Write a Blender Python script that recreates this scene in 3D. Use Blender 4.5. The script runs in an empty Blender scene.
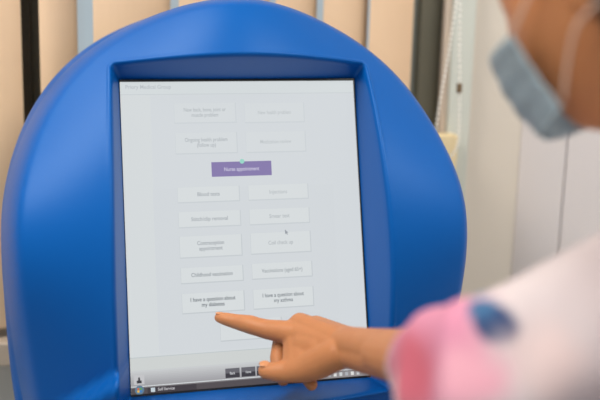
import bpy, bmesh, math, random
from mathutils import Vector as V, Matrix as M, noise
random.seed(4)
PI = math.pi
C = bpy.context.scene.collection
SC = bpy.context.scene

# ------------------------------------------------------------------ camera
F = 833.0
CW = V((-0.1365053, -0.9139704, 1.4169084))
B = M(((0.9781607, 0.0095408, -0.2076311), (-0.2061314, 0.1727308, -0.9631583), (0.0266750, 0.9849229, 0.1709252)))
cd = bpy.data.cameras.new('camera'); cam = bpy.data.objects.new('camera', cd); C.objects.link(cam)
cd.sensor_width = 36; cd.lens = 36 * F / 600; cd.clip_start = 0.02
cam.matrix_world = M.Translation(CW) @ B.to_4x4()
cd.dof.use_dof = True; cd.dof.focus_distance = 0.935; cd.dof.aperture_fstop = 2.2
SC.camera = cam
SC.view_settings.view_transform = 'Standard'; SC.view_settings.look = 'None'
SC.view_settings.gamma = 1; SC.view_settings.use_curve_mapping = False; SC.view_settings.exposure = 0

def at(u, v, d):                                   # point of the place seen at (u,v) at depth d metres
    return CW + B @ V(((u - 300) / F * d, (200 - v) / F * d, -d))
def cp(x, y, d): return CW + B @ V((x, y, -d))
def ony(u, v, Y):                                  # where the sight line meets the plane y = Y
    r = B @ V(((u - 300) / F, (200 - v) / F, -1)); return CW + r * ((Y - CW.y) / r.y)

# ------------------------------------------------------------------ materials
def s2l(c): return tuple(((x / 255) / 12.92 if x <= 10 else (((x / 255) + .055) / 1.055) ** 2.4) for x in c) + (1,)
MATS = {}
def mat(name, col, rough=.5, metal=0, spec=.5, bump=0, bscale=200, emit=None, estr=1, sss=0, var=0, vscale=20, trans=0, coat=0):
    m = bpy.data.materials.new(name); m.use_nodes = True; nt = m.node_tree
    p = nt.nodes['Principled BSDF']; p.inputs['Base Color'].default_value = col if len(col) == 4 else (*col, 1)
    p.inputs['Roughness'].default_value = rough; p.inputs['Metallic'].default_value = metal
    p.inputs['Specular IOR Level'].default_value = spec
    if coat: p.inputs['Coat Weight'].default_value = coat; p.inputs['Coat Roughness'].default_value = .25
    if sss:
        p.inputs['Subsurface Weight'].default_value = sss; p.inputs['Subsurface Scale'].default_value = .004
        p.inputs['Subsurface Radius'].default_value = (1, .35, .2)
    if trans: p.inputs['Transmission Weight'].default_value = trans; p.inputs['IOR'].default_value = 1.45
    if emit:
        p.inputs['Emission Color'].default_value = emit; p.inputs['Emission Strength'].default_value = estr
    if bump or var:
        tc = nt.nodes.new('ShaderNodeTexCoord'); n = nt.nodes.new('ShaderNodeTexNoise')
        nt.links.new(tc.outputs['Object'], n.inputs['Vector']); n.inputs['Scale'].default_value = bscale; n.inputs['Detail'].default_value = 3
        if bump:
            b = nt.nodes.new('ShaderNodeBump'); b.inputs['Strength'].default_value = bump; b.inputs['Distance'].default_value = .001
            nt.links.new(n.outputs['Fac'], b.inputs['Height']); nt.links.new(b.outputs['Normal'], p.inputs['Normal'])
        if var:
            n2 = nt.nodes.new('ShaderNodeTexNoise'); n2.inputs['Scale'].default_value = vscale
            nt.links.new(tc.outputs['Object'], n2.inputs['Vector'])
            mx = nt.nodes.new('ShaderNodeMix'); mx.data_type = 'RGBA'
            c = p.inputs['Base Color'].default_value
            mx.inputs[6].default_value = (c[0] * (1 - var), c[1] * (1 - var * 1.3), c[2] * (1 - var * 1.3), 1)
            mx.inputs[7].default_value = (min(1, c[0] * (1 + var)), min(1, c[1] * (1 + var)), min(1, c[2] * (1 + var)), 1)
            nt.links.new(n2.outputs['Fac'], mx.inputs[0]); nt.links.new(mx.outputs[2], p.inputs['Base Color'])
    return m
blue = mat('blue moulded plastic', (0.0, 0.088, 0.365), .42, spec=.5, bump=.16, bscale=900)
blue.node_tree.nodes['Principled BSDF'].inputs['Specular Tint'].default_value = (.55, .75, 1, 1)
blue.node_tree.nodes['Principled BSDF'].inputs['IOR'].default_value = 1.36
blackp = mat('black plastic', (.012, .012, .014), .4)
steel = mat('grey powder coat', (.25, .26, .27), .45)
skin = mat('skin', (.51, .208, .082), .5, spec=.35, bump=.25, bscale=420, sss=.12, var=.10, vscale=45)
nailm = mat('nail', (.60, .27, .13), .4, spec=.3)
hairm = mat('black hair', (.012, .009, .007), .5, bump=.6, bscale=300)
maskm = mat('mask fabric', (.46, .57, .63), .8, bump=.3, bscale=500, var=.12, vscale=60)
loopm = mat('white elastic', (.62, .42, .32), .8)
trousm = mat('dark trousers', (.02, .025, .05), .8, bump=.3)
shoem = mat('black shoe', (.015, .015, .015), .4)
blindm = mat('beige blind fabric', (.76, .54, .35), .85, bump=.3, bscale=600, var=.05, vscale=8)
railm = mat('white rail', (.75, .75, .72), .4)
framem = mat('dark bronze window frame', (.050, .040, .024), .5)
framel = mat('olive window frame', (.125, .115, .078), .5)
framew = mat('grey green window edge', (.30, .335, .32), .5)
wallm = mat('cream wall paint', (.66, .60, .52), .8, bump=.15, bscale=150)
panelm = mat('pale lilac wall board', (.72, .68, .68), .7, bump=.1, bscale=100)
groovem = mat('joint shadow gap', (.33, .32, .34), .9)
trimm = mat('pale trim', (.60, .585, .52), .5)
beadm = mat('white bead', (.85, .83, .76), .4)
creamm = mat('cream plastic', (.80, .66, .40), .55)
floorm = mat('grey vinyl floor', (.42, .41, .40), .4, bump=.1, var=.1)
ceilm = mat('ceiling tile', (.8, .8, .78), .9, bump=.3)
lampm = mat('lamp diffuser', (.9, .9, .9), .5, emit=(1, .96, .9, 1), estr=6)
glassm = mat('window glass', (1, 1, 1), .02, trans=1)
clipm = mat('brown clip', (.16, .10, .05), .5)

def em(name, rgb, gloss=.12, rough=.35):
    if name in MATS: return MATS[name]
    m = mat(name, (.01, .01, .01), rough, spec=gloss, emit=s2l(rgb), estr=.985)
    MATS[name] = m; return m

# ------------------------------------------------------------------ helpers
def obj(name, bm, m, parent=None, mw=None, smooth=False):
    me = bpy.data.meshes.new(name)
    if isinstance(bm, bmesh.types.BMesh): bmesh.ops.recalc_face_normals(bm, faces=bm.faces[:]) ; bm.to_mesh(me); bm.free()
    else: me = bm
    me.materials.clear()
    for x in (m if isinstance(m, (list, tuple)) else [m]): me.materials.append(x)
    for p in me.polygons: p.use_smooth = smooth
    o = bpy.data.objects.new(name, me); C.objects.link(o)
    if parent: o.parent = parent
    if mw is not None: o.matrix_local = mw
    return o
def empty(name, loc): o = bpy.data.objects.new(name, None); C.objects.link(o); o.location = loc; o.empty_display_size = .05; return o
def tag(o, label=None, cat=None, group=None, kind=None):
    if label: o['label'] = label
    if cat: o['category'] = cat
    if group: o['group'] = group
    if kind: o['kind'] = kind
    return o
def box(bm, a, b, bev=0):
    r = bmesh.ops.create_cube(bm, size=1); a = V(a); b = V(b)
    for v in r['verts']: v.co = V(((a[i] + b[i]) / 2 + v.co[i] * (b[i] - a[i]) for i in range(3)))
    if bev: bmesh.ops.bevel(bm, geom=list({e for v in r['verts'] for e in v.link_edges}), offset=bev, segments=3, affect='EDGES', profile=.5)
def nb(): return bmesh.new()
def boxo(name, a, b, m, parent=None, bev=0, mw=None):
    bm = nb(); box(bm, a, b, bev); return obj(name, bm, m, parent, mw)
def frame_of(d):
    d = d.normalized(); u = d.cross(V((0, 0, 1)) if abs(d.z) < .95 else V((1, 0, 0))).normalized(); return u, d.cross(u)
def cone(bm, a, b, ra, rb, n=18):                 # tapered capsule
    a = V(a); b = V(b); d = (b - a)
    if d.length < 1e-6: d = V((0, 0, 1e-5))
    dn = d.normalized(); u, w = frame_of(dn); rings = []
    for k in range(1, 6): t = -PI / 2 + k * PI / 12; rings.append((a + dn * ra * math.sin(t), ra * math.cos(t)))
    rings.append((a, ra)); rings.append((b, rb))
    for k in range(1, 6): t = k * PI / 12; rings.append((b + dn * rb * math.sin(t), rb * math.cos(t)))
    vs = [[bm.verts.new(c + (u * math.cos(q * 2 * PI / n) + w * math.sin(q * 2 * PI / n)) * r) for q in range(n)] for c, r in rings]
    for i in range(len(vs) - 1):
        for q in range(n): bm.faces.new((vs[i][q], vs[i][(q + 1) % n], vs[i + 1][(q + 1) % n], vs[i + 1][q]))
    bm.faces.new(list(reversed(vs[0]))); bm.faces.new(vs[-1])
def chain(bm, pts):
    for (a, ra), (b, rb) in zip(pts, pts[1:]): cone(bm, a, b, ra, rb)
def ball(bm, c, r, rot=None, n=20):
    s = bmesh.ops.create_uvsphere(bm, u_segments=n, v_segments=n // 2, radius=1)
    for v in s['verts']:
        p = V((v.co.x * r[0], v.co.y * r[1], v.co.z * r[2])); v.co = V(c) + (rot @ p if rot else p)
def tube(bm, pts, r, n=8, closed=False):
    vs = []
    for i, p in enumerate(pts):
        p = V(p); d = V(pts[min(i + 1, len(pts) - 1)]) - V(pts[max(i - 1, 0)]); u, w = frame_of(d)
        vs.append([bm.verts.new(p + (u * math.cos(q * 2 * PI / n) + w * math.sin(q * 2 * PI / n)) * r) for q in range(n)])
    for i in range(len(vs) - 1):
        for q in range(n): bm.faces.new((vs[i][q], vs[i][(q + 1) % n], vs[i + 1][(q + 1) % n], vs[i + 1][q]))
    bm.faces.new(list(reversed(vs[0]))); bm.faces.new(vs[-1])
def remesh(bm, voxel, sm=3, fac=.5):
    bmesh.ops.recalc_face_normals(bm, faces=bm.faces[:])
    me = bpy.data.meshes.new('tmp'); bm.to_mesh(me); bm.free()
    o = bpy.data.objects.new('tmp', me); C.objects.link(o)
    r = o.modifiers.new('r', 'REMESH'); r.mode = 'VOXEL'; r.voxel_size = voxel
    if sm: s = o.modifiers.new('s', 'SMOOTH'); s.factor = fac; s.iterations = sm
    dg = bpy.context.evaluated_depsgraph_get(); dg.update()
    out = bpy.data.meshes.new_from_object(o.evaluated_get(dg))
    bpy.data.objects.remove(o); return out

# ================================================================== KIOSK
KR = M(((0.9996512, -0.0264106, 0.0), (0.0064873, 0.2455458, -0.9693633), (0.0256015, 0.9690251, 0.2456315)))
KM = M.Translation((0, 0, 1.22)) @ KR.to_4x4()      # screen centre, x right, y up the face, z towards the user
KB = V((0.0, .10, 0))
kiosk = empty('touchscreen_kiosk', KB)
tag(kiosk, 'bright blue rounded touchscreen check-in kiosk with a tall white screen', 'kiosk')
KL = M.Translation(-KB) @ KM
AX, NT, BT, NB_, BB = .271, 2.28, .284, 3.6, .37
def outline(th):
    c, s = math.cos(th), math.sin(th)
    n, b = (NT, BT) if s >= 0 else (NB_, BB)
    r = (abs(c / AX) ** n + abs(s / b) ** n) ** (-1 / n); return V((c * r, s * r))
def sval(x, y):
    n, b = (NT, BT) if y >= 0 else (NB_, BB)
    return (abs(x / AX) ** n + abs(y / b) ** n) ** (1 / n)
def sstep(a, b, t): t = max(0, min(1, (t - a) / (b - a))); return t * t * (3 - 2 * t)
def fz(x, y):
    s = sval(x, y); ye = max(y, -.2)
    z = .075 - 5 * x ** 4 - 8 * ye ** 4 - 84 * .001 * (1 - math.exp(-x * x * ye * ye / .001))
    # raised lip under the screen opening
    yl = -.146 - .55 * max(0, abs(x) - .148)
    z += .026 * sstep(yl + .006, yl - .008, y) * (1 - sstep(yl - .014, yl - .07, y)) * (1 - sstep(.18, .24, abs(x)))
    t = max(0, s - .865)                             # shoulder roll-off
    return z - 5.5 * t * t
def rrect(th_list, hx, hy0, hy1, r):
    # rounded rectangle sampled by direction
    out = []
    for th in th_list:
        c, s = math.cos(th), math.sin(th); hy = hy1 if s >= 0 else hy0
        k = min(hx / abs(c) if abs(c) > 1e-9 else 9, hy / abs(s) if abs(s) > 1e-9 else 9)
        x, y = c * k, s * k
        cx, cy = hx - r, hy - r
        if abs(x) > cx and abs(y) > cy:             # on the corner arc
            sx, sy = math.copysign(cx, x), math.copysign(cy, y)
            # ray-circle
            bq = -(c * sx + s * sy); cq = sx * sx + sy * sy - r * r; disc = max(0, bq * bq - cq); k = -bq + math.sqrt(disc); x, y = c * k, s * k
        out.append(V((x, y)))
    return out
# angular samples, densified at the opening's corners
ths = []
for i in range(300): ths.append(2 * PI * i / 300)
for (cx, cy) in ((.1425, .186), (-.1425, .186), (.1425, -.184), (-.1425, -.184)):
    a = math.atan2(cy, cx) % (2 * PI)
    for k in range(-8, 9): ths.append((a + k * .0035) % (2 * PI))
ths = sorted(set(round(t, 5) for t in ths)); NA = len(ths)
bm = nb(); rings = []
inner0 = rrect(ths, .1352, .1742, .1732, .002)
rings.append([V((p.x, p.y, -.006)) for p in inner0])
rings.append([V((p.x, p.y, .0015)) for p in inner0])
def wid(p): return V((p.x * (1 + .034 * max(0, min(1, (.186 - p.y) / .24))), p.y))
op = [wid(p) for p in rrect(ths, .1428, .184, .1862, .005)]
def edge(off, dz):                                   # rounded lip of the opening
    o2 = [wid(p) for p in rrect(ths, .1428 + off, .184 + off, .1862 + off, .005 + max(off, 0))]; return [V((p.x, p.y, fz(*q) + dz)) for p, q in zip(o2, op)]
wall = [wid(p) for p in rrect(ths, .1405, .181, .1835, .004)]
rings.append([V((w.x, w.y, fz(op[i].x, op[i].y) * .82 - .004)) for i, w in enumerate(wall)])
rings.append(edge(-.0018, -.0055)); rings.append(edge(-.0008, -.0028)); rings.append(edge(.0006, -.0011)); rings.append(edge(.0024, -.0003))
base = [wid(p) for p in rrect(ths, .1428 + .0045, .184 + .0045, .1862 + .0045, .0095)]
out = [outline(t) * .985 for t in ths]
NR = 34
for k in range(NR + 1):
    f = k / NR
    rings.append([V((*(base[i].lerp(out[i], f)), 0)) for i in range(NA)])
    for v in rings[-1]: v.z = fz(v.x, v.y)
zl = [v.z for v in rings[-1]]
for s, f in ((.995, .12), (1.003, .24), (1.010, .38), (1.016, .52), (1.021, .66), (1.019, .82), (.99, .94), (.93, 1)):
    rings.append([V((outline(t).x * s, outline(t).y * s, zl[i] + (-.135 - zl[i]) * f)) for i, t in enumerate(ths)])
vs = [[bm.verts.new(p) for p in r] for r in rings]
for i in range(len(vs) - 1):
    for q in range(NA): bm.faces.new((vs[i][q], vs[i][(q + 1) % NA], vs[i + 1][(q + 1) % NA], vs[i + 1][q]))
bm.faces.new(vs[-1]); bm.faces.new(list(reversed(vs[0])))
housing = obj('housing', bm, blue, kiosk, KL, smooth=True)

# gasket and screen
bm = nb()
for a, b in (((-.1352, .1711, -.001), (.1352, .1732, .0034)), ((-.1352, -.1742, -.001), (.1352, -.1722, .0026)),
             ((-.1352, -.1742, -.001), (-.1346, .1732, .0026)), ((.1342, -.1742, -.001), (.1352, .1732, .0032))): box(bm, a, b)
obj('screen_surround', bm, blackp, kiosk, KL)
scr = boxo('screen', (-.1347, -.1730, -.005), (.1345, .1716, 0), em('screen backlight', (213, 218, 220)), kiosk, mw=KL)
scr['label'] = 'lit white display with rows of outlined menu buttons'
I4 = M.Identity(4)
def panel(name, cx, cy, w, h, z, rgb, th=.00012):
    return boxo(name, (cx - w / 2, cy - h / 2, z), (cx + w / 2, cy + h / 2, z + th), em('px_%d_%d_%d' % rgb, rgb), scr, mw=I4)
def merge_panels(name, lst, z, rgb):
    bm = nb()
    for cx, cy, w, h in lst: box(bm, (cx - w / 2, cy - h / 2, z), (cx + w / 2, cy + h / 2, z + .00012))
    return obj(name, bm, em('px_%d_%d_%d' % rgb, rgb), scr, I4)
def text(name, body, cx, cy, size, z, rgb, width=None, align='CENTER', line=1.0):
    cu = bpy.data.curves.new('t', 'FONT'); cu.body = body; cu.size = size; cu.align_x = align; cu.align_y = 'CENTER'; cu.space_line = line; cu.offset = .00007
    o = bpy.data.objects.new('t', cu); C.objects.link(o); dg = bpy.context.evaluated_depsgraph_get(); dg.update()
    me = bpy.data.meshes.new_from_object(o.evaluated_get(dg)); bpy.data.objects.remove(o)
    xs = [v.co.x for v in me.vertices]; k = (width / (max(xs) - min(xs))) if width else 1
    x0 = (max(xs) + min(xs)) / 2 if align == 'CENTER' else min(xs)
    for v in me.vertices: v.co = V(((v.co.x - x0) * k + cx, v.co.y + cy, z))
    return obj(name, me, em('px_%d_%d_%d' % rgb, rgb), scr, I4)
panel('header_bar', 0, .1642, .269, .0146, .0001, (213, 219, 221))
panel('header_rule', 0, .1568, .269, .0008, .00025, (201, 207, 211))
text('header_text', 'Priory Medical Group', -.1285, .1652, .0062, .0004, (186, 192, 197), .050, 'LEFT')
panel('menu_panel', .0165, .0120, .237, .288, .0001, (211, 216, 220))
panel('menu_field', .0, -.040, .206, .180, .00016, (210, 215, 219)) 
LX, RX, BW = -.0415, .0382, .0686
rows = [  # upper labels paler: veiling reflection on the display painted into text colours
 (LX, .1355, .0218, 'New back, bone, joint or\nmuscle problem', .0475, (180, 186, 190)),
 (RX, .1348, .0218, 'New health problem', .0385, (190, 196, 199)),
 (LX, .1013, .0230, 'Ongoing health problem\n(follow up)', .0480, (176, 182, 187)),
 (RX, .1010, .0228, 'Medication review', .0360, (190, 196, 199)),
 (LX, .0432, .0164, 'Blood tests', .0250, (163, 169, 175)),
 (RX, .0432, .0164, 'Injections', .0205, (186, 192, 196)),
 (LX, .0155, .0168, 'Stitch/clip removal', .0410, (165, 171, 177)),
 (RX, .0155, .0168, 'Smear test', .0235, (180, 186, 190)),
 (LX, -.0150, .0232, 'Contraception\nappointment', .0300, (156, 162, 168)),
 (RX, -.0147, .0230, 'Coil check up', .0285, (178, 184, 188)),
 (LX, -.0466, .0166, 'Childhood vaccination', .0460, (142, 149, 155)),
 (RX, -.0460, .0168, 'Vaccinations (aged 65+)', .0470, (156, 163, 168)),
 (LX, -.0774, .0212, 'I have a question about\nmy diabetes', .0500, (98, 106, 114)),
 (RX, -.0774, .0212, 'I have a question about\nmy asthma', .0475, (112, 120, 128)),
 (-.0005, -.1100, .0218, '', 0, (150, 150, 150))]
for i, (cx, cy, h, t, w, rgb) in enumerate(rows):
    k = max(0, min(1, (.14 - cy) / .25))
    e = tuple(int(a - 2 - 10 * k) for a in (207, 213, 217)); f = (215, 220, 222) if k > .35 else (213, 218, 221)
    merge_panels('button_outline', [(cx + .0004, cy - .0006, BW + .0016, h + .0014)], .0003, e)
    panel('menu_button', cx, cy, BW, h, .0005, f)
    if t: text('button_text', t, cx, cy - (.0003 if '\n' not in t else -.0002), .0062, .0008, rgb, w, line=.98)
panel('menu_button', -.0026, .0706, .0686, .0166, .0005, (134, 122, 172))
text('button_text', 'Nurse appointment', -.0026, .0703, .0062, .0008, (206, 202, 224), .0400)
def disc(name, cx, cy, r, z, rgb, n=24, a0=0, a1=2 * PI):
    bm = nb(); lo = []
    for zz in (z, z + .0002):
        lo.append([bm.verts.new((cx + r * math.cos(a0 + (a1 - a0) * i / n), cy + r * math.sin(a0 + (a1 - a0) * i / n), zz)) for i in range(n)])
    bm.faces.new(lo[0]); bm.faces.new(lo[1])
    for i in range(n): bm.faces.new((lo[0][i], lo[0][(i + 1) % n], lo[1][(i + 1) % n], lo[1][i]))
    return obj(name, bm, em('px_%d_%d_%d' % rgb, rgb), scr, I4)
disc('marker_dot', -.0020, .0790, .0027, .0010, (152, 214, 200))
# mouse pointer
bm = nb(); P = [(0, 0), (0, -.0055), (.0013, -.0043), (.0023, -.0062), (.0031, -.0058), (.0022, -.0040), (.0038, -.0038)]
vs = [bm.verts.new((.0437 + x, -.0005 + y, .0010)) for x, y in P]; bm.faces.new(vs)
obj('mouse_pointer', bm, em('px_150_156_164', (150, 156, 164)), scr, I4)
# footer
panel('footer_rule', 0, -.1330, .269, .0008, .0003, (190, 198, 201))
panel('footer_bar', 0, -.1400, .269, .0136, .0002, (206, 210, 209))
FN = 9
for i in range(FN):
    f = i / (FN - 1); c = tuple(int(a + (b - a) * f) for a, b in zip((201, 204, 206), (162, 161, 165)))
    panel('footer_band', 0, -.1468 - (i + .5) * .0168 / FN, .269, .0168 / FN + .00002, .0002, c)
for i, (cx, w) in enumerate(((-.0235, .0160), (-.0057, .0157), (.0116, .0157), (.0294, .0157))):
    panel('footer_button', cx, -.1548, w, .0054, .0005, (104, 103, 110))
    panel('footer_button_base', cx, -.1600, w, .0050, .0005, (62, 60, 67))
    text('button_text', ('Back', 'Home', 'Next', 'Help')[i], cx, -.1576, .0042, .0008, (200, 202, 206), .0060)
panel('help_button', -.1256, -.1568, .0112, .0102, .0004, (196, 196, 199))
merge_panels('person_symbol', [(-.1256, -.1590, .0052, .0030), (-.1256, -.1568, .0022, .0016)], .0008, (62, 60, 66))
disc('person_symbol_head', -.1256, -.1550, .0011, .0008, (62, 60, 66), 12)
# taskbar
panel('taskbar', 0, -.1688, .269, .0084, .0003, (84, 78, 82))
panel('taskbar_highlight', 0, -.1652, .269, .0012, .0006, (124, 120, 123))
panel('taskbar_window_button', -.0905, -.1690, .053, .0066, .0006, (66, 60, 66))
panel('window_icon', -.1112, -.1686, .0046, .0046, .0009, (196, 208, 216))
text('taskbar_text', 'Self Service', -.1058, -.1686, .0044, .0009, (196, 194, 198), .0180, 'LEFT')
disc('start_button', -.1256, -.1678, .0049, .0009, (96, 126, 150))
for k, rgb in enumerate(((96, 160, 84), (214, 104, 58), (66, 128, 204), (236, 190, 70))):
    sx = (.0013, -.0013)[k % 2]; sy = (.0013, .0013, -.0013, -.0013)[k]
    panel('start_symbol', -.1256 + sx, -.1678 + sy, .0022, .0022, .0012, rgb)
panel('notification_area', .104, -.1686, .060, .0078, .0006, (146, 142, 144))
for k in range(7):
    panel('tray_icon', .080 + k * .0068, -.1684, .0034, .0040, .0009, ((205, 208, 210), (176, 178, 184), (222, 222, 220))[k % 3])

# stand of the kiosk: neck, column, foot
def ringloft(name, secs, m, parent, n=48, smooth=True, mw=None):
    bm = nb(); vs = []
    for (cx, cy, z, rx, ry, p) in secs:
        r = []
        for i in range(n):
            t = 2 * PI * i / n; c, s = math.cos(t), math.sin(t)
            r.append(bm.verts.new((cx + math.copysign(abs(c) ** (2 / p), c) * rx, cy + math.copysign(abs(s) ** (2 / p), s) * ry, z)))
        vs.append(r)
    for i in range(len(vs) - 1):
        for q in range(n): bm.faces.new((vs[i][q], vs[i][(q + 1) % n], vs[i + 1][(q + 1) % n], vs[i + 1][q]))
    bm.faces.new(list(reversed(vs[0]))); bm.faces.new(vs[-1])
    return obj(name, bm, m, parent, mw, smooth)
ringloft('column', [(0, 0, .03, .10, .07, 4), (0, 0, .5, .09, .065, 4), (0, -.02, .85, .10, .07, 3.5), (0, -.04, .98, .14, .075, 3)], blue, kiosk)
ringloft('foot_plate', [(0, -.02, 0, .26, .19, 3), (0, -.02, .022, .26, .19, 3), (0, -.02, .032, .245, .175, 3)], steel, kiosk)

# ================================================================== ROOM
def T(n, o, kind='structure'): o.name = n; o['kind'] = kind; return o
YB = .25                                              # blind plane
YW = .295                                              # window frame plane
def X(u, Y): return ony(u, 60, Y).x
ZC, ZF = 2.5, 0
xr = ony(517, 180, YW).x                              # room corner
sill = 1.02
# wall around the window: window spans from far left to x of the frame edge
wl, wr = -1.55, X(446, YW)
zt = 2.25
bm = nb(); box(bm, (-2.2, YW, ZF), (wl, YW + .2, ZC)); box(bm, (wl, YW, ZF), (wr, YW + .2, sill)); box(bm, (wl, YW, zt), (wr, YW + .2, ZC)); box(bm, (wr, YW, ZF), (xr + .3, YW + .2, ZC))
T('wall_back', obj('wall_back', bm, wallm))
# right wall of pale boards with grooves, running towards the viewer
wr_o = empty('wall_right', (xr, YW, 0)); wr_o['kind'] = 'structure'
p2 = ony(640, 180, .12); ang = math.atan2(.12 - YW, p2.x - xr)
RM = M.Rotation(ang, 4, 'Z')
q1 = ony(563, 190, YW); L1 = None
dirw = V((math.cos(ang), math.sin(ang), 0))
def along(u):
    r = B @ V(((u - 300) / F, (200 - 190) / F, -1)); # intersect sight line with the board wall in plan
    d = V((r.x, r.y)); o = V((CW.x - xr, CW.y - YW)); w = V((dirw.x, dirw.y))
    det = d.x * -w.y + d.y * w.x; s = (-o.x * -w.y - o.y * w.x) / det
    return (o + d * s).length
a1 = along(563)
edges = [0, a1, a1 + a1 * 1.05, a1 * 3.1] + [a1 * 3.1 + .30 * k for k in range(1, 6)]
for a, b in zip(edges, edges[1:]):
    boxo('wall_board', (a + .0012, 0, 0), (b - .0012, .03, ZC), panelm, wr_o, .0015, RM)
boxo('joint_backing', (0, .012, 0), (edges[-1], .04, ZC), groovem, wr_o, 0, RM)
T('floor', boxo('floor', (-2.2, -2.6, -.05), (2.4, YW + .2, 0), floorm))
T('ceiling', boxo('ceiling', (-2.2, -2.6, ZC), (2.4, YW + .2, ZC + .05), ceilm))
# window: frame, mullions, glass
win = empty('window_1', (0, YW, sill)); win['kind'] = 'structure'
def wbox(name, a, b, m, bev=.002):
    return boxo(name, (a[0], a[1] - YW, a[2] - sill), (b[0], b[1] - YW, b[2] - sill), m, win, bev)
wbox('window_glass', (wl, YW + .075, sill), (wr, YW + .079, zt), glassm, 0)
wbox('window_frame', (wl, YW + .05, sill), (wr, YW + .11, sill + .05), framem); wbox('window_frame', (wl, YW + .05, zt - .05), (wr, YW + .11, zt), framem)
def mull(u0, u1, y0, y1, m, n='window_mullion'): wbox(n, (ony(u0, 60, y0).x, y0, sill), (ony(u1, 60, y0).x, y1, zt), m, .001)
mull(14, 31.5, YW + .02, YW + .10, framem); mull(30.5, 52, YW + .035, YW + .10, framel)
mull(419, 450, YW + .01, YW + .10, framel, 'window_jamb'); mull(405, 420.5, YW + .03, YW + .09, framew, 'window_jamb')
T('trim_1', boxo('trim_1', (X(443, YW - .012), YW - .012, ZF), (X(450.5, YW - .012), YW, ZC), mat('beige trim', (.55, .45, .36), .6), None, .002))
T('trim_2', boxo('trim_2', (X(451.5, YW - .02), YW - .02, ZF), (X(474, YW - .02), YW, ZC), mat('greenish white trim', (.56, .585, .53), .6), None, .003))
sill_o = boxo('trim_3', (wl, YW - .065, .985), (X(478, YW), YW + .0, sill), mat('beige sill', (.46, .37, .29), .5), None, .004); T('trim_3', sill_o)

# vertical blind
vb = empty('vertical_blind', (0, YB, 0))
tag(vb, 'beige vertical blind with wide fabric slats hanging over the window behind the kiosk', 'blind')
SW = .132
boxo('headrail', (wl, -.025, zt - .04), (X(415, YB), .02, zt), railm, vb, .003)
spans = [(-330, -252), (-250, -165), (-160, -75), (-72, 21), (41, 77.5), (94, 171), (178.5, 269), (273, 317), (320.5, 368), (366.5, 413.5)]
for k, (u0, u1) in enumerate(spans):
    x0, x1 = X(u0, YB), X(u1, YB); w = x1 - x0; c = (x0 + x1) / 2
    SWk = SW if w > .075 else .09
    a = math.acos(min(1, w / SWk)) * (1 if k % 2 else 1)
    bm = nb(); n = 10; cols = []
    for th in (0, .0012):
        col = []
        for i in range(n + 1):
            t = i / n - .5; lx = t * SWk; ly = -.007 * (1 - 4 * t * t) + th
            px = lx * math.cos(a) - ly * math.sin(a) * 0; py = (lx * math.sin(a) * .35 + ly)
            col.append([bm.verts.new((c + (w / SWk) * lx, py, z)) for z in (sill + .015, zt - .04)])
        cols.append(col)
    for i in range(n):
        bm.faces.new((cols[0][i][0], cols[0][i + 1][0], cols[0][i + 1][1], cols[0][i][1]))
        bm.faces.new((cols[1][i][0], cols[1][i][1], cols[1][i + 1][1], cols[1][i + 1][0]))
        for j in (0, 1): bm.faces.new((cols[0][i][j], cols[0][i + 1][j], cols[1][i + 1][j], cols[1][i][j]))
    for i in (0, n): bm.faces.new((cols[0][i][0], cols[0][i][1], cols[1][i][1], cols[1][i][0]))
    obj('slat', bm, blindm, vb, smooth=False)
# bead chain loop of the blind: comes down one side, swings over the cream box and goes up again
def interp(pts, step):
    P = [V(p) for p in pts]; out = []
    dense = []
    for i in range(len(P) - 1):
        p0 = P[max(i - 1, 0)]; p1 = P[i]; p2 = P[i + 1]; p3 = P[min(i + 2, len(P) - 1)]
        for k in range(60):
            t = k / 60; dense.append(.5 * ((2 * p1) + (p2 - p0) * t + (2 * p0 - 5 * p1 + 4 * p2 - p3) * t * t + (3 * p1 - p0 - 3 * p2 + p3) * t ** 3))
    acc = 0; out.append(dense[0])
    for a, b in zip(dense, dense[1:]):
        acc += (b - a).length
        if acc >= step: out.append(b); acc = 0
    return out, dense
YC = YB - .018
cpts = [ony(u, v, YC) for u, v in ((462, -60), (459, -20), (455.5, 5), (452, 30), (447.5, 60), (441, 95), (436.5, 125), (435, 142), (438, 156), (445, 160), (452, 155), (457, 146), (459, 130), (459.3, 90), (459.5, 40), (460.5, -20), (462, -80))]
top = V((X(418, YC) + .02, YC, zt - .03))
cpts = [V((cpts[0].x + .01, YC, zt - .02))] + cpts + [V((cpts[-1].x, YC, zt - .02))]
beads, dense = interp(cpts, .0072)
bm = nb()
for b in beads: bmesh.ops.create_icosphere(bm, subdivisions=1, radius=.0025, matrix=M.Translation(b - V((0, YB, 0))))
tube(bm, [d - V((0, YB, 0)) for d in dense[::12]], .0006, 5)
pc = obj('pull_chain', bm, beadm, vb, smooth=True); pc['label'] = 'white beaded pull chain'
p = ony(459.3, 88, YC) - V((0, YB, 0))
boxo('chain_connector', (p.x - .003, p.y - .004, p.z - .007), (p.x + .003, p.y + .004, p.z + .007), clipm, vb, .001)
# cream box standing on the sill
b0 = ony(430, 134, YC + .02); b1 = ony(457.5, 134, YC + .02)
bm = nb(); zt2 = b0.z
vs = []
for z, e in ((sill, .012), (zt2, 0)):
    for x, y in ((b0.x + e, YC + .012), (b1.x - e, YC + .012), (b1.x - e, YC + .045), (b0.x + e, YC + .045)): vs.append(bm.verts.new((x, y, z)))
for f in ((0, 1, 2, 3), (4, 5, 6, 7), (0, 1, 5, 4), (1, 2, 6, 5), (2, 3, 7, 6), (3, 0, 4, 7)): bm.faces.new([vs[i] for i in f])
bmesh.ops.bevel(bm, geom=bm.edges[:], offset=.003, segments=3, affect='EDGES')
tag(obj('cream_box', bm, creamm), 'cream plastic box on the window sill behind the bead chain', 'box')

# ceiling light panels
for i, (x, y) in enumerate(((-.5, -1.0), (.7, -1.0))):
    pass

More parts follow.
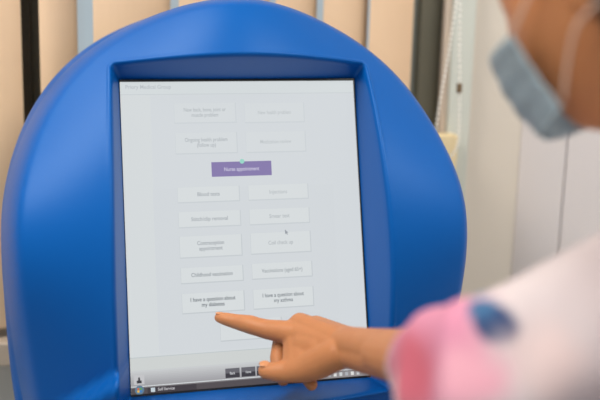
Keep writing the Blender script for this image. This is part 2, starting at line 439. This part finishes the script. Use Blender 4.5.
# ================================================================== PERSON
floor_pt = cp(.30, 0, .50); floor_pt.z = 0
person = empty('person', floor_pt)
tag(person, 'person in a white floral blouse and blue face mask pointing at the kiosk screen', 'person')
PL = M.Translation(-floor_pt)
# --- right hand and forearm (fine mesh)
bm = nb(); A = at
idx = [(A(219.5, 317.6, .9205), .0060), (A(225, 318.8, .918), .0073), (A(237, 321.8, .913), .0086), (A(250, 324.5, .905), .0104), (A(258, 327, .901), .0102), (A(268, 329.5, .897), .0109), (A(297, 333.5, .882), .0135)]
chain(bm, idx)
mcp = [(A(297, 333.5, .882), .0128), (A(300, 323.5, .890), .0118), (A(316, 325, .899), .0105), (A(329, 331, .903), .0098)]
wr_ = [(A(352, 351, .820), .0150), (A(352, 347, .824), .0160), (A(354, 344, .832), .0155), (A(355, 344, .838), .015)]
for (m_, r), (w_, rw) in zip(mcp, wr_): cone(bm, m_, w_, r, rw)
cone(bm, mcp[0][0], mcp[1][0], .0115, .0108); cone(bm, mcp[1][0], mcp[2][0], .0095, .0092); cone(bm, mcp[2][0], mcp[3][0], .009, .009)
cone(bm, A(305, 344, .876), A(345, 350, .832), .014, .017); cone(bm, A(312, 336, .885), A(345, 346, .84), .0135, .015)
mid = [mcp[1], (A(282, 339, .908), .0100), (A(278.5, 358, .892), .0095), (A(280, 370, .880), .0084), (A(283, 379.5, .873), .0072)]
rng = [mcp[2], (A(301, 345, .912), .0092), (A(300, 366, .893), .0085), (A(307, 377, .877), .0078), (A(311.5, 384.5, .870), .0068)]
pky = [mcp[3], (A(320, 350, .910), .0080), (A(318, 364, .892), .0074), (A(322, 371, .884), .0064)]
for c_ in (mid, rng, pky): chain(bm, c_)
thumb = [(A(338, 353.5, .826), .0165), (A(318, 363, .840), .0165), (A(304, 368.5, .848), .0145), (A(289, 371.5, .855), .0118), (A(276, 371.5, .859), .0106), (A(266.5, 371, .862), .0090)]
chain(bm, thumb)
cone(bm, A(291.5, 340, .886), A(291, 362, .860), .009, .009); cone(bm, A(296, 339, .880), A(297, 364, .855), .0115, .0115); cone(bm, A(299, 342, .876), A(306, 362, .852), .0125, .014); cone(bm, A(333, 336, .872), A(362, 347, .800), .0135, .0165); cone(bm, A(320, 332, .885), A(352, 343, .826), .013, .016); cone(bm, A(312, 345, .868), A(316, 360, .848), .015, .016)
cone(bm, A(306, 346, .868), A(322, 350, .852), .0165, .0185); cone(bm, A(320, 340, .872), A(346, 347, .832), .0150, .0165); cone(bm, A(325, 345, .856), A(330, 356, .840), .015, .0145)
chain(bm, [(A(334, 341, .848), .0130), (A(350, 342.5, .822), .0158), (A(366, 346, .788), .0172), (A(384, 350, .748), .0195), (A(400, 355, .71), .0225)])
chain(bm, [(A(334, 349, .848), .0130), (A(350, 353.5, .822), .0150), (A(366, 356, .788), .0168), (A(384, 358, .748), .0190), (A(400, 357, .71), .0225)])
chain(bm, [(A(384, 353.5, .748), .0212), (A(405, 357, .70), .0245), (A(435, 366, .63), .029), (A(470, 382, .560), .033)])
hand_me = remesh(bm, .0013, 17)
# --- frame of the body
N = cp(.275, .02, .460); RS = cp(.36, -.035, .60); LS = cp(.245, -.035, .335); EL = A(470, 382, .560)
down = V((0, 0, -1))
fwd = V((RS - LS)); fwd.z = 0; fwd = V((-fwd.y, fwd.x, 0)).normalized()
rightv = (RS - LS); rightv.z = 0; rightv.normalize()
# head frame
g = (B @ V((-.60, -.36, -.70))).normalized(); upv = V((0, 0, 1)); hup = (upv - g * upv.dot(g)).normalized(); hr = g.cross(hup)
HC = cp(.213, .147, .560)
HM = M((hr, g, hup)).transposed() * .88                     # head axes: x right, y forward, z up
def hp(d):                                            # head surface point for unit direction
    x, y, z = d; px, py, pz = .074 * x, .092 * y, .115 * z
    if z < 0:
        k = -z; px *= 1 - .30 * k ** 1.6; 
        if y > 0: py += .020 * k ** 1.5 * y ** .5 * (1 - .3 * k)
        else: py *= 1 - .25 * k
    def gs(ax, az, sx, sz): return math.exp(-(((px - ax) / sx) ** 2) - ((pz - az) / sz) ** 2) if y > 0 else 0
    py += .022 * gs(0, -.018, .012, .016) + .010 * gs(0, .004, .009, .02) - .008 * gs(.03, .008, .014, .012) - .008 * gs(-.03, .008, .014, .012)
    py += .005 * gs(0, -.052, .02, .008) + .006 * gs(0, -.088, .018, .012)
    return V((px, py, pz))
bm = nb()
s = bmesh.ops.create_uvsphere(bm, u_segments=64, v_segments=48, radius=1)
for v in s['verts']: v.co = HC + HM @ hp(v.co.normalized())
for sx in (-1, 1):
    ball(bm, HC + HM @ V((.074 * sx, -.008, -.005)), (.007, .017, .030), HM)
    for ex in (0,): ball(bm, HC + HM @ V((.028 * sx, .074, .006)), (.012, .006, .008), HM)
nb0 = HC + HM @ V((0, -.03, -.07))
chain(bm, [(HC + HM @ V((0, -.025, -.04)), .052), (nb0, .049), (N, .056)])
head_me = remesh(bm, .0028, 4)
# --- rest of the body
HIP = N + down * .52 - fwd * .10
bm = nb()
chain(bm, [(N, .058), (N + down * .08, .07)])
chain(bm, [(LS, .048), (N + down * .03, .06)]); chain(bm, [(RS, .048), (N + down * .03, .06)])
for sd in (-.07, 0, .07):
    chain(bm, [(N + down * .08 + rightv * sd, .075), (N + down * .30 + rightv * sd * .75 - fwd * .05, .08), (HIP + rightv * sd, .09)])
chain(bm, [(RS, .046), (RS.lerp(EL, .5), .040), (EL, .034)])
LE = LS + down * .27 - fwd * .05 - rightv * .03; LW = LE + down * .22 + fwd * .09
chain(bm, [(LS, .046), (LE, .036), (LW, .022)])
for sd in (-1, 1):
    h = HIP + rightv * .085 * sd + down * .04; k = h + down * .36 + fwd * .03; a_ = V((k.x, k.y, .09)) - fwd * .03
    chain(bm, [(h, .082), (k, .05), (k + down * .12 - fwd * .01, .052), (a_, .034), (a_ + fwd * .15 - V((0, 0, .04)), .028)])
body_me = remesh(bm, .007, 3)
bm = nb()                                             # left hand hanging at the side
pd = (down + fwd * .15).normalized(); palm = LW + pd * .05
cone(bm, LW - pd * .03, palm + pd * .02, .022, .018)
for k, (ln) in enumerate((.070, .078, .072, .058)):
    r0 = LW + pd * .08 + fwd * (.027 - .018 * k); cone(bm, LW, r0, .014, .011)
    p1 = r0 + pd * ln * .45 + rightv * .006; p2 = p1 + (pd + rightv * .5).normalized() * ln * .3; p3 = p2 + (pd + rightv * .9).normalized() * ln * .25
    chain(bm, [(r0, .010), (p1, .0088), (p2, .0080), (p3, .0068)])
t0 = LW + pd * .02 + fwd * .02; t1 = t0 + (pd + fwd * .9).normalized() * .04
chain(bm, [(t0, .014), (t1, .012), (t1 + (pd * 1.2 + fwd * .4 + rightv * .3).normalized() * .03, .009), (t1 + (pd + rightv * .5).normalized() * .05, .0075)])
lh_me = remesh(bm, .0022, 4)
bm = nb()
for me in (hand_me, head_me, body_me, lh_me): bm.from_mesh(me)
body = obj('body', bm, skin, person, PL, smooth=True)
def nail(c, nrm, dr, w, l):
    bm = nb(); nrm = nrm.normalized(); dr = (dr - nrm * dr.dot(nrm)).normalized(); s_ = nrm.cross(dr)
    R_ = M((s_, dr, nrm)).transposed(); ball(bm, c, (w, l, .0009), R_, 16); return obj('fingernail', bm, nailm, person, PL, True)
cam_d = (CW - A(266, 370, .86)).normalized(); cup = B @ V((0, 1, 0)); cl = B @ V((-1, 0, 0))
nail(A(264.5, 368.7, .862) + (cam_d * .6 + cup * .8).normalized() * .0071, cam_d * .6 + cup * .8, cl, .0046, .0058)
nail(A(219.5, 317.5, .920) + (cup * .9 + cam_d * .15).normalized() * .0050, cup * .9 + cam_d * .2, cl, .0036, .0046)

# --- hair
bm = nb()
s = bmesh.ops.create_uvsphere(bm, u_segments=64, v_segments=48, radius=1)
kill = []
for v in s['verts']:
    d = v.co.normalized(); front = d.y > .35 + .55 * max(0, -d.z) and d.z < .55
    side = d.y > -.05 and d.z < .25
    low = d.z < -.75
    if front or side or low: kill.append(v)
    p_ = hp(d); v.co = p_ + d * (.010 + .004 * noise.noise(d * 6))
bmesh.ops.delete(bm, geom=kill, context='VERTS')
bmesh.ops.solidify(bm, geom=bm.faces[:], thickness=.012)
for v in bm.verts: v.co = HC + HM @ v.co
obj('hair', bm, hairm, person, PL, True)

# --- face mask: pleated shell over nose, cheeks and chin
bm = nb(); NU, NV = 40, 26; grid = []
for j in range(NV + 1):
    row = []
    for i in range(NU + 1):
        a = (i / NU - .5) * 2 * 1.12; t = j / NV
        zmid = (-.012 - .074 * t); k = abs(a) / 1.12
        z = zmid * (1 - .15 * k ** 2) - .006 * k ** 2
        # surface of the head at that height/azimuth, smoothed, then pushed out
        zz = max(-.97, min(.97, z / .115)); cr = math.sqrt(1 - zz * zz)
        p_ = hp(V((math.sin(a) * cr, math.cos(a) * cr, zz)))
        bulge = .005 * math.exp(-(a / .55) ** 2) * math.sin(PI * min(1, t * .9 + .12))
        pleat = .0008 * math.sin(t * PI * 7) * (1 - k * .6)
        rr = V((math.sin(a), math.cos(a) * 1.15, -.25 * t)).normalized()
        bx = .079 * math.sin(a); by = .110 * max(0, math.cos(a)) ** .9 * (1 - .12 * t * t) + .004     # mask's own tent shape
        q = V((max(abs(p_.x), abs(bx) * (1 - .22 * t)) * math.copysign(1, p_.x if abs(p_.x) > 1e-6 else 1), max(p_.y, by * .97), z)) + rr * (.004 + bulge + pleat)
        row.append(bm.verts.new(HC + HM @ q))
    grid.append(row)
for j in range(NV):
    for i in range(NU): bm.faces.new((grid[j][i], grid[j][i + 1], grid[j + 1][i + 1], grid[j + 1][i]))
corner = {(sx, sj): grid[sj][0 if sx < 0 else NU].co.copy() for sx in (-1, 1) for sj in (0, NV)}
bmesh.ops.solidify(bm, geom=bm.faces[:], thickness=.0012)
mask = obj('face_mask', bm, maskm, person, PL, True); mask['label'] = 'pale blue pleated face mask'
for sx in (-1, 1):
    ear = HC + HM @ V((.083 * sx, -.022, .012)); ear2 = HC + HM @ V((.080 * sx, -.022, -.03))
    bm = nb()
    pts = [corner[(sx, 0)], HC + HM @ V((.080 * sx, .015, .008)), ear, HC + HM @ V((.085 * sx, -.030, -.01)), ear2, HC + HM @ V((.077 * sx, .010, -.040)), corner[(sx, NV)]]
    _, dn = interp(pts, .01); tube(bm, dn[::8], .0014, 8)
    o = obj('ear_loop', bm, loopm, mask, I4, True)

# --- blouse: loose torso and wide floral sleeve
bm = nb()
for sd in (-.075, 0, .075):
    chain(bm, [(N + down * .085 + rightv * sd, .088), (N + down * .30 + rightv * sd * .9 - fwd * .05, .10), (HIP + rightv * sd * 1.1 + down * .06, .112)])
chain(bm, [(LS, .062), (N + down * .045, .066)]); chain(bm, [(RS, .064), (N + down * .045, .066)])
cone(bm, N + V((0, 0, .0)), N + down * .05, .064, .075)
chain(bm, [(LS, .062), (LE, .056), (LE.lerp(LW, .4), .052)])
# right sleeve as an open, thick-walled loft
path = [(RS, .064), (cp(.265, -.070, .585), .064), (cp(.205, -.096, .57), .064), (cp(.155, -.112, .555), .063), (A(492, 380, .545), .058), (A(468, 376, .565), .053), (A(452, 373, .595), .047), (A(442, 372, .615), .042), (A(436, 371, .63), .0385)]
def sleeve(path, off):
    P = [p for p, r in path]; R_ = [r for p, r in path]; out = []
    for i in range((len(P) - 1) * 8 + 1):
        f = i / 8; k = min(int(f), len(P) - 2); t = f - k; c = P[k].lerp(P[k + 1], t); r = R_[k] + (R_[k + 1] - R_[k]) * t
        dd = (P[min(k + 2, len(P) - 1)] - P[max(k - 1, 0)]).normalized(); out.append((c, r - off, dd, f))
    return out
NS = 56
S1 = sleeve(path, 0); S2 = sleeve(path, .0045); rg = []
for S_ in (S1, list(reversed(S2))):
    for c, r, dd, f in S_:
        u, w = frame_of(dd); rr_ = []
        for q in range(NS):
            t = q * 2 * PI / NS; dirn = u * math.cos(t) + w * math.sin(t)
            rad = r * (1 + .05 * math.sin(5 * t + f * 1.3) + .05 * noise.noise(c * 14 + dirn * 1.2))
            rr_.append(bm.verts.new(c + dirn * rad))
        rg.append(rr_)
rg.append(rg[0])
for i in range(len(rg) - 1):
    for q in range(NS): bm.faces.new((rg[i][q], rg[i][(q + 1) % NS], rg[i + 1][(q + 1) % NS], rg[i + 1][q]))
bl_me = remesh(bm, .0028, 3)
blm = mat('white floral cotton', (.74, .68, .69), .85, bump=.3, bscale=250)
nt = blm.node_tree; pr = nt.nodes['Principled BSDF']; tc = nt.nodes.new('ShaderNodeTexCoord')
nz = nt.nodes.new('ShaderNodeTexNoise'); nz.inputs['Scale'].default_value = 22; nt.links.new(tc.outputs['Object'], nz.inputs['Vector'])
mxv = nt.nodes.new('ShaderNodeVectorMath'); mxv.operation = 'MULTIPLY_ADD'
nt.links.new(nz.outputs['Color'], mxv.inputs[0]); mxv.inputs[1].default_value = (.03, .03, .03); nt.links.new(tc.outputs['Object'], mxv.inputs[2])
prev = (.56, .50, .52, 1)
def blotch(prev_sock, c, r, soft, col):
    dist = nt.nodes.new('ShaderNodeVectorMath'); dist.operation = 'DISTANCE'; nt.links.new(mxv.outputs[0], dist.inputs[0]); dist.inputs[1].default_value = c + V((.015, .015, .015))
    mr = nt.nodes.new('ShaderNodeMapRange'); mr.interpolation_type = 'SMOOTHSTEP'; mr.inputs[1].default_value = r + soft; mr.inputs[2].default_value = r - soft
    nt.links.new(dist.outputs['Value'], mr.inputs[0]); mx = nt.nodes.new('ShaderNodeMix'); mx.data_type = 'RGBA'
    nt.links.new(mr.outputs[0], mx.inputs[0]); mx.inputs[7].default_value = (*col, 1)
    if prev_sock is None: mx.inputs[6].default_value = (.56, .50, .52, 1)
    else: nt.links.new(prev_sock, mx.inputs[6])
    return mx.outputs[2]
sk = None
from mathutils.bvhtree import BVHTree
tree = BVHTree.FromPolygons([v.co for v in bl_me.vertices], [p.vertices for p in bl_me.polygons])
BL = [((428, 343), .046, .016, (.56, .22, .33)), ((398, 350), .022, .010, (.56, .20, .28)), ((392, 374), .016, .010, (.56, .16, .22)), ((410, 374), .026, .016, (.56, .12, .17)), ((470, 372), .020, .014, (.66, .32, .40)),
      ((503, 318), .0125, .003, (.010, .04, .13)), ((488, 305), .010, .004, (.03, .11, .24)), ((478, 296), .009, .004, (.10, .24, .40)),
      ((396, 398), .010, .008, (.66, .42, .46)), ((545, 360), .022, .016, (.62, .50, .50)), ((640, 330), .035, .01, (.62, .25, .35)), ((700, 395), .02, .003, (.02, .06, .2))]
spots = []
for (u, v), r, so, c in BL:
    hit = tree.ray_cast(CW, (A(u, v, 1) - CW).normalized())[0]
    if hit is not None: spots.append((hit, r, so, c))
rnd = random.Random(11)                               # the print goes on over the rest of the blouse
while len(spots) < 30:
    c_ = bl_me.vertices[rnd.randrange(len(bl_me.vertices))].co.copy(); q = B.transposed() @ (c_ - CW)
    if -q.z > 0 and abs(q.x / -q.z) * F < 420 and abs(q.y / -q.z) * F < 290: continue
    if any((c_ - h_).length < .075 for h_, *_ in spots): continue
    navy = rnd.random() < .45
    spots.append((c_, .013 if navy else .026, .003 if navy else .010, (.010, .04, .13) if navy else (.60, .22, .32)))
for h_, r, so, c in spots: sk = blotch(sk, h_, r, so, c)
nt.links.new(sk, pr.inputs['Base Color'])
bm = nb(); bm.from_mesh(bl_me); bmesh.ops.translate(bm, verts=bm.verts, vec=(0, 0, 0))
bl = obj('blouse', bm, blm, person, M.Identity(4), True)
bl.data.transform(M.Identity(4)); bl.matrix_local = PL; bl['label'] = 'white blouse with pink and navy flower pattern'
# object coordinates are world-sized because the mesh keeps its built position
# --- trousers and shoes
bm = nb()
cone(bm, HIP + rightv * .07, HIP - rightv * .07, .098, .098)
for sd in (-1, 1):
    h = HIP + rightv * .085 * sd + down * .04; k = h + down * .36 + fwd * .03; a_ = V((k.x, k.y, .11)) - fwd * .03
    chain(bm, [(h, .093), (k, .065), (a_, .052)])
obj('trousers', remesh(bm, .007, 3), trousm, person, PL, True)
for sd in (-1, 1):
    h = HIP + rightv * .085 * sd + down * .04; k = h + down * .36 + fwd * .03; a_ = V((k.x, k.y, .05)) - fwd * .03
    bm = nb(); chain(bm, [(a_ - fwd * .03 + V((0, 0, -.008)), .042), (a_ + fwd * .08 + V((0, 0, -.010)), .040), (a_ + fwd * .17 + V((0, 0, -.014)), .035)]); cone(bm, a_, a_ + V((0, 0, .04)), .042, .04)
    for v in bm.verts: v.co.z = max(v.co.z, 0)
    obj('shoe', bm, shoem, person, PL, True)

# ================================================================== LIGHT
w = bpy.data.worlds.new('world'); SC.world = w; w.use_nodes = True
w.node_tree.nodes['Background'].inputs[0].default_value = (.80, .93, 1.0, 1); w.node_tree.nodes['Background'].inputs[1].default_value = .52
def area(name, loc, tgt, sx, sy, pw, col=(1, 1, 1)):
    l = bpy.data.lights.new(name, 'AREA'); l.shape = 'RECTANGLE'; l.size = sx; l.size_y = sy; l.energy = pw; l.color = col
    o = bpy.data.objects.new(name, l); C.objects.link(o); o.location = loc
    o.rotation_euler = (V(tgt) - V(loc)).to_track_quat('-Z', 'Y').to_euler(); return o
area('ceiling_lamp', (-.95, -.50, 2.44), (-.90, -.55, 0), 1.2, .6, 32, (1, .93, .84))
area('ceiling_lamp', (.8, -.9, 2.44), (.7, -.6, 0), 1.2, .6, 26, (1, .93, .84))
